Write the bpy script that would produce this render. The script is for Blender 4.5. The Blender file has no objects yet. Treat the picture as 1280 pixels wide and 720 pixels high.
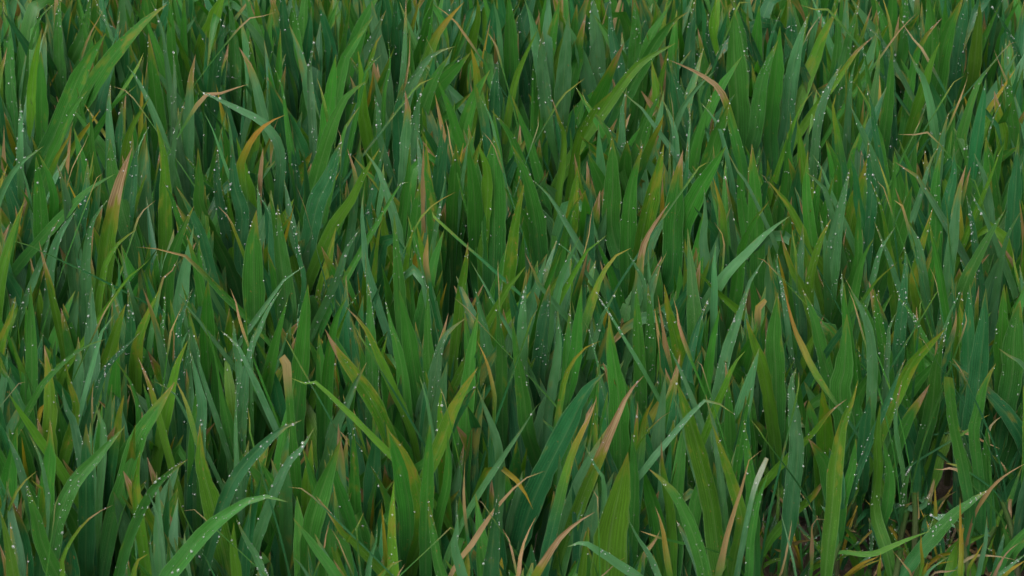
import bpy, math, random
import numpy as np
from mathutils import Vector

random.seed(7)
rng = np.random.default_rng(7)
scene = bpy.context.scene
R = math.radians

# ------------------------------------------------------------------ camera
DIST, DEP = 2.05, R(31.0)
TARGET = np.array([0.0, 0.0, 0.12])
CAM = TARGET + DIST * np.array([0.0, -math.cos(DEP), math.sin(DEP)])
cam_data = bpy.data.cameras.new("camera")
cam_data.sensor_width = 36.0
cam_data.lens = 98.0
cam_data.clip_start = 0.05
cam_data.clip_end = 200.0
cam_data.dof.use_dof = True
cam_data.dof.focus_distance = 1.98
cam_data.dof.aperture_fstop = 28.0
cam = bpy.data.objects.new("camera", cam_data)
cam.location = CAM
cam.rotation_euler = (math.pi / 2 - DEP, 0.0, 0.0)
scene.collection.objects.link(cam)
scene.camera = cam

# ------------------------------------------------------------------ sky, sun, exposure
SUN_EL, SUN_AZ = R(58.0), R(200.0)        # azimuth clockwise from +Y
world = bpy.data.worlds.new("World")
scene.world = world
world.use_nodes = True
wn, wl = world.node_tree.nodes, world.node_tree.links
wn.clear()
w_out = wn.new("ShaderNodeOutputWorld")
w_bg = wn.new("ShaderNodeBackground")
w_hs = wn.new("ShaderNodeHueSaturation")
w_sky = wn.new("ShaderNodeTexSky")
w_sky.sky_type = 'NISHITA'
w_sky.sun_disc = False
w_sky.sun_elevation = SUN_EL
w_sky.sun_rotation = SUN_AZ
w_sky.air_density = 1.0
w_sky.dust_density = 5.0
w_sky.ozone_density = 1.0
w_hs.inputs["Saturation"].default_value = 0.28      # overcast: nearly grey
w_bg.inputs["Strength"].default_value = 0.13
wl.new(w_sky.outputs[0], w_hs.inputs["Color"])
wl.new(w_hs.outputs[0], w_bg.inputs[0])
wl.new(w_bg.outputs[0], w_out.inputs[0])

sun_data = bpy.data.lights.new("sun", 'SUN')
sun_data.energy = 1.0
sun_data.angle = R(25.0)
sun_data.color = (1.0, 0.97, 0.93)
sun = bpy.data.objects.new("sun", sun_data)
sd = Vector((math.sin(SUN_AZ) * math.cos(SUN_EL), math.cos(SUN_AZ) * math.cos(SUN_EL), math.sin(SUN_EL)))
sun.rotation_euler = sd.to_track_quat('Z', 'Y').to_euler()
scene.collection.objects.link(sun)

vs = scene.view_settings
vs.view_transform = 'Standard'
vs.look = 'None'
vs.exposure = 0.92
vs.gamma = 1.0
vs.use_curve_mapping = False
scene.render.engine = 'CYCLES'
scene.cycles.use_denoising = True
scene.cycles.max_bounces = 10
scene.cycles.transmission_bounces = 8
scene.cycles.filter_width = 1.5

# ------------------------------------------------------------------ picture -> place
FPX = 1280.0 * cam_data.lens / cam_data.sensor_width
FWD = np.array([0.0, math.cos(DEP), -math.sin(DEP)])
UPV = np.array([0.0, math.sin(DEP), math.cos(DEP)])
RGT = np.array([1.0, 0.0, 0.0])

def ray(px, py):
    d = FWD + RGT * ((px - 640.0) / FPX) + UPV * ((360.0 - py) / FPX)
    return d / np.linalg.norm(d)

def at_height(px, py, z):
    d = ray(px, py)
    return CAM + d * ((z - CAM[2]) / d[2])

def at_plane(px, py, p0, s):
    """point of the sight line on the leaf's own upright plane y = p0.y + s*(p0.z - z)"""
    d = ray(px, py)
    t = (p0[1] - CAM[1] + s * (p0[2] - CAM[2])) / (d[1] + s * d[2])
    return CAM + d * t

def project(P):
    v = P - CAM
    w = v @ FWD
    return 640.0 + FPX * (v @ RGT) / w, 360.0 - FPX * (v @ UPV) / w, w

def edge_y(px):
    """where the crop stops towards the camera: picture row of the outermost plants' feet"""
    t = min(max((px - 640.0) / 560.0, 0.0), 1.0)
    t = t * t * (3 - 2 * t)
    return 1010.0 + (764.0 - 1010.0) * t - max(0.0, (px - 1150.0)) * 0.12

def field_front(x):
    """world y of the crop's outer edge at world x"""
    px = 640.0 + x * FPX / 1.75
    return at_height(px, edge_y(px), 0.0)[1]

# ------------------------------------------------------------------ materials
def new_mat(name):
    m = bpy.data.materials.new(name)
    m.use_nodes = True
    nt = m.node_tree
    nt.nodes.clear()
    return m, nt.nodes, nt.links

def math_node(n, l, op, a, b=None, c=None, clamp=False):
    k = n.new("ShaderNodeMath")
    k.operation = op
    k.use_clamp = clamp
    for i, v in enumerate((a, b, c)):
        if v is None:
            continue
        if isinstance(v, (int, float)):
            k.inputs[i].default_value = v
        else:
            l.new(v, k.inputs[i])
    return k.outputs[0]

def mix_col(n, l, fac, a, b, mode='MIX'):
    k = n.new("ShaderNodeMix")
    k.data_type = 'RGBA'
    k.blend_type = mode
    for sock, v in ((k.inputs[0], fac), (k.inputs[6], a), (k.inputs[7], b)):
        if isinstance(v, (int, float)):
            sock.default_value = v
        elif isinstance(v, tuple):
            sock.default_value = v
        else:
            l.new(v, sock)
    return k.outputs[2]

def ramp(n, l, fac, lo, hi):
    k = n.new("ShaderNodeMapRange")
    k.clamp = True
    k.inputs["From Min"].default_value = lo
    k.inputs["From Max"].default_value = hi
    l.new(fac, k.inputs["Value"])
    return k.outputs[0]

def leaf_material():
    m, n, l = new_mat("leaf_blade")
    out = n.new("ShaderNodeOutputMaterial")
    tone = n.new("ShaderNodeAttribute"); tone.attribute_name = "tone"
    wear = n.new("ShaderNodeAttribute"); wear.attribute_name = "wear"     # x spots, y dry tip, z pale bloom and sheen
    lc = n.new("ShaderNodeAttribute"); lc.attribute_name = "blade"        # x across mm, y along mm, z seed
    uv = n.new("ShaderNodeUVMap")
    sep = n.new("ShaderNodeSeparateXYZ"); l.new(uv.outputs[0], sep.inputs[0])
    ws = n.new("ShaderNodeSeparateXYZ"); l.new(wear.outputs["Vector"], ws.inputs[0])
    u, v = sep.outputs[0], sep.outputs[1]
    # stretched noise along the blade
    def noise(sx, sy, scale, detail=3.0):
        mp = n.new("ShaderNodeMapping"); mp.inputs["Scale"].default_value = (sx, sy, 1.0)
        l.new(lc.outputs["Vector"], mp.inputs["Vector"])
        k = n.new("ShaderNodeTexNoise"); k.inputs["Scale"].default_value = scale
        k.inputs["Detail"].default_value = detail
        l.new(mp.outputs[0], k.inputs["Vector"])
        return k.outputs["Fac"]
    streak = noise(1.0, 0.03, 0.9, 3.0)
    blotch = noise(1.0, 0.35, 0.16, 4.0)
    speck = noise(1.0, 0.5, 0.45, 2.0)
    # veins: about nine fine lines across
    vein = math_node(n, l, 'SINE', math_node(n, l, 'MULTIPLY', u, 62.0))
    vein = math_node(n, l, 'MULTIPLY_ADD', vein, 0.5, 0.5)
    rib = math_node(n, l, 'ABSOLUTE', math_node(n, l, 'SUBTRACT', u, 0.5))
    ribm = math_node(n, l, 'SUBTRACT', 1.0, ramp(n, l, rib, 0.0, 0.07), clamp=True)
    col = tone.outputs["Color"]
    # large and fine colour variation
    var = math_node(n, l, 'MULTIPLY_ADD', streak, 0.8, 0.60)
    var = math_node(n, l, 'MULTIPLY', var, math_node(n, l, 'MULTIPLY_ADD', vein, 0.24, 0.88))
    var = math_node(n, l, 'MULTIPLY', var, math_node(n, l, 'MULTIPLY_ADD', blotch, 0.5, 0.75))
    cmb = n.new("ShaderNodeCombineXYZ")
    for i in range(3):
        l.new(var, cmb.inputs[i])
    col = mix_col(n, l, 1.0, col, cmb.outputs[0], 'MULTIPLY')
    col = mix_col(n, l, math_node(n, l, 'MULTIPLY', ribm, 0.22), col, (0.16, 0.24, 0.10, 1))
    margin = ramp(n, l, rib, 0.44, 0.5)
    col = mix_col(n, l, math_node(n, l, 'MULTIPLY', margin, 0.30), col, (0.17, 0.25, 0.13, 1))
    fleck = ramp(n, l, noise(1.0, 0.8, 1.3, 1.0), 0.66, 0.74)
    col = mix_col(n, l, math_node(n, l, 'MULTIPLY', fleck, 0.30), col, (0.20, 0.28, 0.13, 1))
    # pale waxy bloom, patchy, with silvery wet sheen put into the colour
    pale = math_node(n, l, 'MULTIPLY', ws.outputs[2], ramp(n, l, blotch, 0.3, 0.65))
    col = mix_col(n, l, math_node(n, l, 'MULTIPLY', pale, 0.42), col, (0.125, 0.248, 0.152, 1))
    # yellow mottling and rust flecks
    grow = math_node(n, l, 'MULTIPLY_ADD', ramp(n, l, v, 0.35, 0.9), 0.75, 0.25)
    sp = math_node(n, l, 'MULTIPLY', ws.outputs[0], grow)
    ysp = math_node(n, l, 'ADD', blotch, math_node(n, l, 'MULTIPLY', sp, 0.46))
    ysp = ramp(n, l, ysp, 0.66, 0.84)
    col = mix_col(n, l, math_node(n, l, 'MULTIPLY', ysp, 0.52), col, (0.24, 0.19, 0.022, 1))
    rsp = ramp(n, l, math_node(n, l, 'ADD', speck, math_node(n, l, 'MULTIPLY', sp, 0.18)), 0.72, 0.79)
    col = mix_col(n, l, math_node(n, l, 'MULTIPLY', rsp, 0.7), col, (0.27, 0.14, 0.05, 1))
    # dry tip with a ragged border, running further down the edges
    tv = math_node(n, l, 'ADD', v, math_node(n, l, 'MULTIPLY', math_node(n, l, 'SUBTRACT', blotch, 0.5), 0.22))
    tv = math_node(n, l, 'ADD', tv, math_node(n, l, 'MULTIPLY', rib, 0.10))
    tstart = math_node(n, l, 'SUBTRACT', 1.06, ws.outputs[1])
    tm = math_node(n, l, 'SUBTRACT', tv, tstart)
    yel = ramp(n, l, tm, -0.10, 0.02)
    brn = ramp(n, l, tm, 0.0, 0.05)
    col = mix_col(n, l, math_node(n, l, 'MULTIPLY', yel, 0.75), col, (0.22, 0.18, 0.025, 1))
    tan = mix_col(n, l, ramp(n, l, streak, 0.35, 0.65), (0.17, 0.095, 0.040, 1), (0.36, 0.25, 0.145, 1))
    col = mix_col(n, l, brn, col, tan)
    # relief
    hgt = math_node(n, l, 'ADD', math_node(n, l, 'MULTIPLY', vein, 0.6), math_node(n, l, 'MULTIPLY', streak, 0.8))
    bump = n.new("ShaderNodeBump"); bump.inputs["Strength"].default_value = 0.35
    bump.inputs["Distance"].default_value = 0.0004
    l.new(hgt, bump.inputs["Height"])
    bs = n.new("ShaderNodeBsdfPrincipled")
    l.new(col, bs.inputs["Base Color"])
    l.new(bump.outputs[0], bs.inputs["Normal"])
    rough = math_node(n, l, 'MULTIPLY_ADD', blotch, 0.35, 0.22)
    rough = math_node(n, l, 'ADD', rough, math_node(n, l, 'MULTIPLY', brn, 0.25))
    l.new(rough, bs.inputs["Roughness"])
    bs.inputs["Specular IOR Level"].default_value = 0.38
    tr = n.new("ShaderNodeBsdfTranslucent")
    tc = mix_col(n, l, 1.0, col, (1.15, 1.35, 0.5, 1), 'MULTIPLY')
    l.new(tc, tr.inputs["Color"])
    mx = n.new("ShaderNodeMixShader"); mx.inputs[0].default_value = 0.42
    l.new(bs.outputs[0], mx.inputs[1]); l.new(tr.outputs[0], mx.inputs[2])
    l.new(mx.outputs[0], out.inputs["Surface"])
    return m

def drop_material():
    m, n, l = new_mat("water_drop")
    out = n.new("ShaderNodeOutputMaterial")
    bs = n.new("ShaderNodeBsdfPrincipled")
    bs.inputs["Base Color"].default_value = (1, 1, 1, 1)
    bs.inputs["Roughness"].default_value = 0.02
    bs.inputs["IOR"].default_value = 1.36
    bs.inputs["Transmission Weight"].default_value = 0.82  # remainder is diffuse white, standing in for bright sky glints in the beads
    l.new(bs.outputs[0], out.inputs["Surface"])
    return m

def soil_material():
    m, n, l = new_mat("damp_soil")
    out = n.new("ShaderNodeOutputMaterial")
    tc = n.new("ShaderNodeTexCoord")
    a = n.new("ShaderNodeTexNoise"); a.inputs["Scale"].default_value = 45.0; a.inputs["Detail"].default_value = 8.0
    b = n.new("ShaderNodeTexNoise"); b.inputs["Scale"].default_value = 300.0; b.inputs["Detail"].default_value = 4.0
    l.new(tc.outputs["Object"], a.inputs["Vector"]); l.new(tc.outputs["Object"], b.inputs["Vector"])
    col = mix_col(n, l, ramp(n, l, a.outputs["Fac"], 0.35, 0.65), (0.030, 0.020, 0.013, 1), (0.085, 0.056, 0.036, 1))
    col = mix_col(n, l, ramp(n, l, b.outputs["Fac"], 0.58, 0.72), col, (0.14, 0.10, 0.07, 1))
    bump = n.new("ShaderNodeBump"); bump.inputs["Strength"].default_value = 0.9; bump.inputs["Distance"].default_value = 0.004
    l.new(b.outputs["Fac"], bump.inputs["Height"])
    bs = n.new("ShaderNodeBsdfPrincipled")
    l.new(col, bs.inputs["Base Color"]); l.new(bump.outputs[0], bs.inputs["Normal"])
    bs.inputs["Roughness"].default_value = 0.75
    l.new(bs.outputs[0], out.inputs["Surface"])
    return m

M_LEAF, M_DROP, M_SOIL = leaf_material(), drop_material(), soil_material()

# ------------------------------------------------------------------ ground
def build_ground():
    inner = np.linspace(-1.3, 1.3, 131)
    outer = np.array([-60, -20, -8, -4, -2.2, -1.6])
    ax = np.concatenate([outer, inner, -outer[::-1]])
    nx = len(ax)
    X, Y = np.meshgrid(ax, ax)
    Z = (0.004 * np.sin(X * 37 + 1.3 * np.sin(Y * 23)) + 0.004 * np.sin(Y * 41 + np.sin(X * 19) * 2)
         + rng.normal(0, 0.0022, X.shape))
    Z[(np.abs(X) > 1.3) | (np.abs(Y) > 1.3)] = 0.0
    Z -= 0.004
    verts = np.stack([X.ravel(), Y.ravel(), Z.ravel()], 1)
    i, j = np.meshgrid(np.arange(nx - 1), np.arange(nx - 1))
    a = (j * nx + i).ravel()
    faces = np.stack([a, a + 1, a + nx + 1, a + nx], 1)
    me = bpy.data.meshes.new("soil_ground")
    me.from_pydata(verts.tolist(), [], faces.tolist())
    me.materials.append(M_SOIL)
    me.polygons.foreach_set("use_smooth", np.ones(len(me.polygons), bool))
    o = bpy.data.objects.new("soil_ground", me)
    o["kind"] = "structure"
    o["label"] = "dark damp soil between and in front of the wheat plants"
    scene.collection.objects.link(o)
build_ground()

# ------------------------------------------------------------------ leaf shapes
TONES = {
    'g': (0.037, 0.156, 0.022), 'b': (0.019, 0.112, 0.037), 'l': (0.066, 0.174, 0.014),
    'p': (0.060, 0.184, 0.070), 'y': (0.275, 0.205, 0.020), 'o': (0.290, 0.135, 0.016),
    'd': (0.300, 0.205, 0.108), 'r': (0.110, 0.062, 0.030),
}

def catmull(P, n):
    P = np.asarray(P, float)
    Q = np.vstack([2 * P[0] - P[1], P, 2 * P[-1] - P[-2]])
    res = []
    for i in range(1, len(Q) - 2):
        t = np.linspace(0, 1, 12, endpoint=False)[:, None]
        p0, p1, p2, p3 = Q[i - 1], Q[i], Q[i + 1], Q[i + 2]
        res.append(0.5 * ((2 * p1) + (-p0 + p2) * t + (2 * p0 - 5 * p1 + 4 * p2 - p3) * t ** 2
                          + (-p0 + 3 * p1 - 3 * p2 + p3) * t ** 3))
    C = np.vstack(res + [P[-1:]])
    for _ in range(2):
        C[1:-1] = 0.25 * C[:-2] + 0.5 * C[1:-1] + 0.25 * C[2:]
    s = np.concatenate([[0], np.cumsum(np.linalg.norm(np.diff(C, axis=0), axis=1))])
    q = np.linspace(0, s[-1], n)
    return np.stack([np.interp(q, s, C[:, k]) for k in range(3)], 1), s[-1]

def nrm(a):
    return a / np.maximum(np.linalg.norm(a, axis=-1, keepdims=True), 1e-9)

class Leaf:
    """one blade: centre line from the stem to the tip, width, colour and wear"""
    def __init__(self, ctrl, width, code, face, twist=0.0, fold=0.3, blunt=False, dew=0, n=18, narrow_base=False, vt=0.35, taper=None):
        self.P, self.L = catmull(ctrl, n)
        self.n, self.W, self.code, self.dew, self.blunt = n, width, code, dew, blunt
        v = np.linspace(0, 1, n)
        T = nrm(np.gradient(self.P, axis=0))
        ref = np.asarray(face, float)
        ref = ref[None] - (T @ ref)[:, None] * T
        N = nrm(ref)
        S = np.cross(T, N)
        tc = random.uniform(0.35, 0.75)
        ang = twist * (1 / (1 + np.exp(-(v - tc) * 14)) - 0.5)
        ang = ang + 0.18 * np.sin(v * random.uniform(3, 7) + random.uniform(0, 6))
        c, s = np.cos(ang)[:, None], np.sin(ang)[:, None]
        self.S, self.N, self.T, self.v = S * c + N * s, N * c - S * s, T, v
        start = random.uniform(0.35, 0.55) if taper is None else taper
        pw = random.uniform(1.45, 2.3)
        prof = 1 - np.clip((v - start) / (1 - start), 0, 1) ** pw
        self.vt = vt
        b0 = 0.55
        prof *= b0 + (1 - b0) * np.clip(v / 0.3, 0, 1) ** 0.8
        if blunt:
            prof = np.maximum(prof, 0.0) * 0 + (b0 + (1 - b0) * np.clip(v / 0.3, 0, 1)) * (1 - 0.25 * v)
            prof[-1] *= 0.8
        if code == 'd':
            prof *= 1 + 0.22 * np.sin(v * random.uniform(8, 16) + random.uniform(0, 6)) * (v < 0.97)
        if narrow_base:
            prof *= 0.38 + 0.62 * np.clip((v - vt + 0.12) / 0.16, 0, 1)
        self.prof = np.clip(prof, 0.012, 2)
        self.fold = fold
        self.spots = self.dry = self.bloom = 0.0
        self.tones = None

    def verts(self):
        w = (self.W * 0.5 * self.prof)[:, None]
        us = np.array([-1, -0.5, 0, 0.5, 1.0])
        ph, k, amp = random.uniform(0, 6), random.uniform(6, 14), random.uniform(0.02, 0.10)
        wav = amp * np.sin(self.v * k * 1.3 + ph)
        fold = self.fold * (1 + 0.8 * np.clip(1 - self.v / 0.25, 0, 1))
        out = np.zeros((self.n, 5, 3))
        for i, u in enumerate(us):
            wj = w * (1 + ((0.14 if self.code == 'd' else 0.06) * rng.normal(size=(self.n, 1)) if abs(u) == 1 else 0))
            off = fold * abs(u) ** 1.25 + wav * u * abs(u)
            out[:, i] = self.P + self.S * (u * wj) + self.N * (w[:, 0] * off)[:, None]
        return out

    def data(self):
        V = self.verts()
        n = self.n
        tone = self.tones if self.tones is not None else np.tile(np.array(TONES['g']), (n, 1))
        seed = random.uniform(0, 900)
        us = np.array([0, .25, .5, .75, 1.0])
        uv = np.stack(np.broadcast_arrays(us[None, :], self.v[:, None]), -1).reshape(-1, 2)
        bl = np.stack(np.broadcast_arrays((us[None, :] - .5) * self.W * 1000 + seed * 3.1, self.v[:, None] * self.L * 1000, seed), -1).reshape(-1, 3)
        tn = np.repeat(np.concatenate([tone, np.ones((n, 1))], 1), 5, axis=0)
        wr = np.tile(np.array([self.spots, self.dry, self.bloom]), (n * 5, 1))
        i, j = np.meshgrid(np.arange(4), np.arange(n - 1))
        a = (j * 5 + i).ravel()
        F = np.stack([a, a + 1, a + 6, a + 5], 1)
        return V.reshape(-1, 3), F, uv, bl, tn, wr

def leaf_object_mesh(name, parts):
    """join blade data sets into one mesh with its attributes"""
    Vs, Fs, UV, BL, TN, WR = [], [], [], [], [], []
    k = 0
    for V, F, uv, bl, tn, wr in parts:
        Vs.append(V); Fs.append(F + k); UV.append(uv); BL.append(bl); TN.append(tn); WR.append(wr)
        k += len(V)
    V, F = np.vstack(Vs), np.vstack(Fs)
    me = bpy.data.meshes.new(name)
    me.vertices.add(len(V)); me.vertices.foreach_set("co", V.astype(np.float32).ravel())
    me.loops.add(F.size); me.loops.foreach_set("vertex_index", F.astype(np.int32).ravel())
    me.polygons.add(len(F))
    me.polygons.foreach_set("loop_start", (np.arange(len(F)) * 4).astype(np.int32))
    me.polygons.foreach_set("use_smooth", np.ones(len(F), bool))
    me.update(calc_edges=True)
    l = me.uv_layers.new(name="UVMap")
    l.data.foreach_set("uv", np.vstack(UV)[F.ravel()].astype(np.float32).ravel())
    at = me.attributes.new("blade", 'FLOAT_VECTOR', 'POINT'); at.data.foreach_set("vector", np.vstack(BL).astype(np.float32).ravel())
    at = me.attributes.new("wear", 'FLOAT_VECTOR', 'POINT'); at.data.foreach_set("vector", np.vstack(WR).astype(np.float32).ravel())
    at = me.attributes.new("tone", 'FLOAT_COLOR', 'POINT'); at.data.foreach_set("color", np.vstack(TN).astype(np.float32).ravel())
    me.materials.append(M_LEAF)
    return me

def style(leaf, code, flags, whole=1.0):
    """colour along the blade and wear from the trace's code letters"""
    n = leaf.n
    v = leaf.v[:, None]
    def t(c):
        b = np.array(TONES[c])
        return b * (1 + rng.normal(0, 0.12)) * (1 + rng.normal(0, 0.05, 3))
    base = t(code)
    if code == 'd' and random.random() < 0.5:
        base = base * np.array([0.95, 0.90, 0.76])
    if code == 'p':
        lo = t('g' if random.random() < .6 else 'b')
        tones = lo + (base - lo) * np.clip((v - 0.25) / 0.45, 0, 1)
        leaf.bloom = random.uniform(0.35, 0.85)
    elif code in 'yo':
        lo = t('l')
        tones = lo + (base - lo) * np.clip((v - leaf.vt) / 0.25, 0, 1)
        low = t('b')
        tones = low + (tones - low) * np.clip((v - leaf.vt + 0.2) / 0.2, 0, 1)
        leaf.spots = 0.3
    elif code == 'd':
        lo = base * random.uniform(0.35, 0.7)
        mixd = np.clip(0.35 + 0.9 * v + 0.2 * np.sin(v * 9 + random.uniform(0, 6)), 0, 1)
        tones = lo + (base - lo) * mixd
        if leaf.vt > 0.02:
            low = t(random.choice('bg'))
            tones = low + (tones - low) * np.clip((v - leaf.vt + 0.08) / 0.1, 0, 1)
        leaf.dry, leaf.spots = 0.0, 0.32
    elif code == 'l':
        lo = t('g')
        tones = lo + (base - lo) * np.clip(0.25 + v * 1.2, 0, 1)
        leaf.spots = random.choice([0, 0, 0.1, 0.25])
    elif code == 'g':
        lo = t('b')
        tones = lo + (base - lo) * np.clip(0.1 + v * 1.5, 0, 1)
        leaf.spots = random.choice([0, 0, 0, 0, .1])
    else:
        tones = np.tile(base, (n, 1))
        leaf.bloom = random.uniform(0.0, 0.25)
    if 'z' in flags:
        tones = tones + (np.array([0.40, 0.43, 0.36]) - tones) * np.clip((v - 0.78) / 0.14, 0, 1)
    leaf.tones = np.clip(tones, 0.004, 0.65)
    if 's' in flags: leaf.spots = random.uniform(0.35, 0.55)
    if 'm' in flags: leaf.spots = 0.35
    nt = flags.count('t')
    if 'c' in flags: leaf.dry = 0.0
    elif nt: leaf.dry = (0.12, 0.30)[min(nt, 2) - 1] + random.uniform(0, 0.05)
    elif code in 'glpb': leaf.dry = max(0.0, random.uniform(-0.06, 0.07))
    if 'w' in flags:
        leaf.bloom = max(leaf.bloom, 0.35)  # wet blades get their pale sheen in the colour too
    return leaf

# ------------------------------------------------------------------ water drops
_ph = [(math.cos(a), math.sin(a)) for a in np.linspace(0, 2 * math.pi, 8, endpoint=False)]
_dv = [(0, 0, 1.0)] + [(0.62 * c, 0.62 * s, 0.80) for c, s in _ph] + [(0.98 * c, 0.98 * s, 0.25) for c, s in _ph] + [(0.88 * c, 0.88 * s, -0.35) for c, s in _ph] + [(0, 0, -0.5)]
_df = [(0, 1 + i, 1 + (i + 1) % 8) for i in range(8)]
for r_ in (1, 9):
    for i in range(8):
        a, b = r_ + i, r_ + (i + 1) % 8
        _df += [(a, a + 8, b + 8), (a, b + 8, b)]
_df += [(17 + (i + 1) % 8, 17 + i, 25) for i in range(8)]
DV, DF = np.array(_dv), np.array(_df)

def drops_mesh(leaf, V, count, big):
    """beads sitting on the blade's lit face"""
    Vs, Fs = [], []
    n = leaf.n
    edge_run = random.random() < 0.45
    spots_ = [random.uniform(0.45, 0.97) for _ in range(3)]
    for k in range(count):
        v = random.uniform(0.35, 0.985) if random.random() < 0.75 else random.uniform(0.8, 0.99)
        if random.random() < 0.4: v = min(0.985, max(0.3, random.gauss(random.choice(spots_), 0.04)))
        f = v * (n - 1); i = min(int(f), n - 2); fr = f - i
        u = random.choice((-1, 1)) * random.uniform(0.9, 1.0) if (edge_run and random.random() < 0.7) else random.uniform(-0.9, 0.9)
        g = (u + 1) * 2; j = min(int(g), 3); gr = g - j
        p = (V[i, j] * (1 - gr) + V[i, j + 1] * gr) * (1 - fr) + (V[i + 1, j] * (1 - gr) + V[i + 1, j + 1] * gr) * fr
        nn = nrm(np.cross(V[i, j + 1] - V[i, j], V[i + 1, j] - V[i, j]))
        if nn @ (nrm(CAM - p) + np.array([0, 0, 0.4])) < 0:
            nn = -nn
        r = min(0.00110, 0.00020 + random.expovariate(1 / (0.00018 if big else 0.00014)))
        t = nrm(leaf.T[i]); t = nrm(t - (t @ nn) * nn); b = np.cross(nn, t)
        st = random.uniform(0.9, 1.35)
        D = DV[:, :1] * t * r * st * 0.95 + DV[:, 1:2] * b * r * random.uniform(0.85, 1.1) + DV[:, 2:] * nn * r * random.uniform(0.75, 1.05)
        Fs.append(DF + len(Vs) * len(DV)); Vs.append(D + p)
    V2, F2 = np.vstack(Vs), np.vstack(Fs)
    me = bpy.data.meshes.new("dew_drops")
    me.from_pydata(V2.tolist(), [], F2.tolist())
    me.polygons.foreach_set("use_smooth", np.ones(len(me.polygons), bool))
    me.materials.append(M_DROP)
    return me

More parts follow.
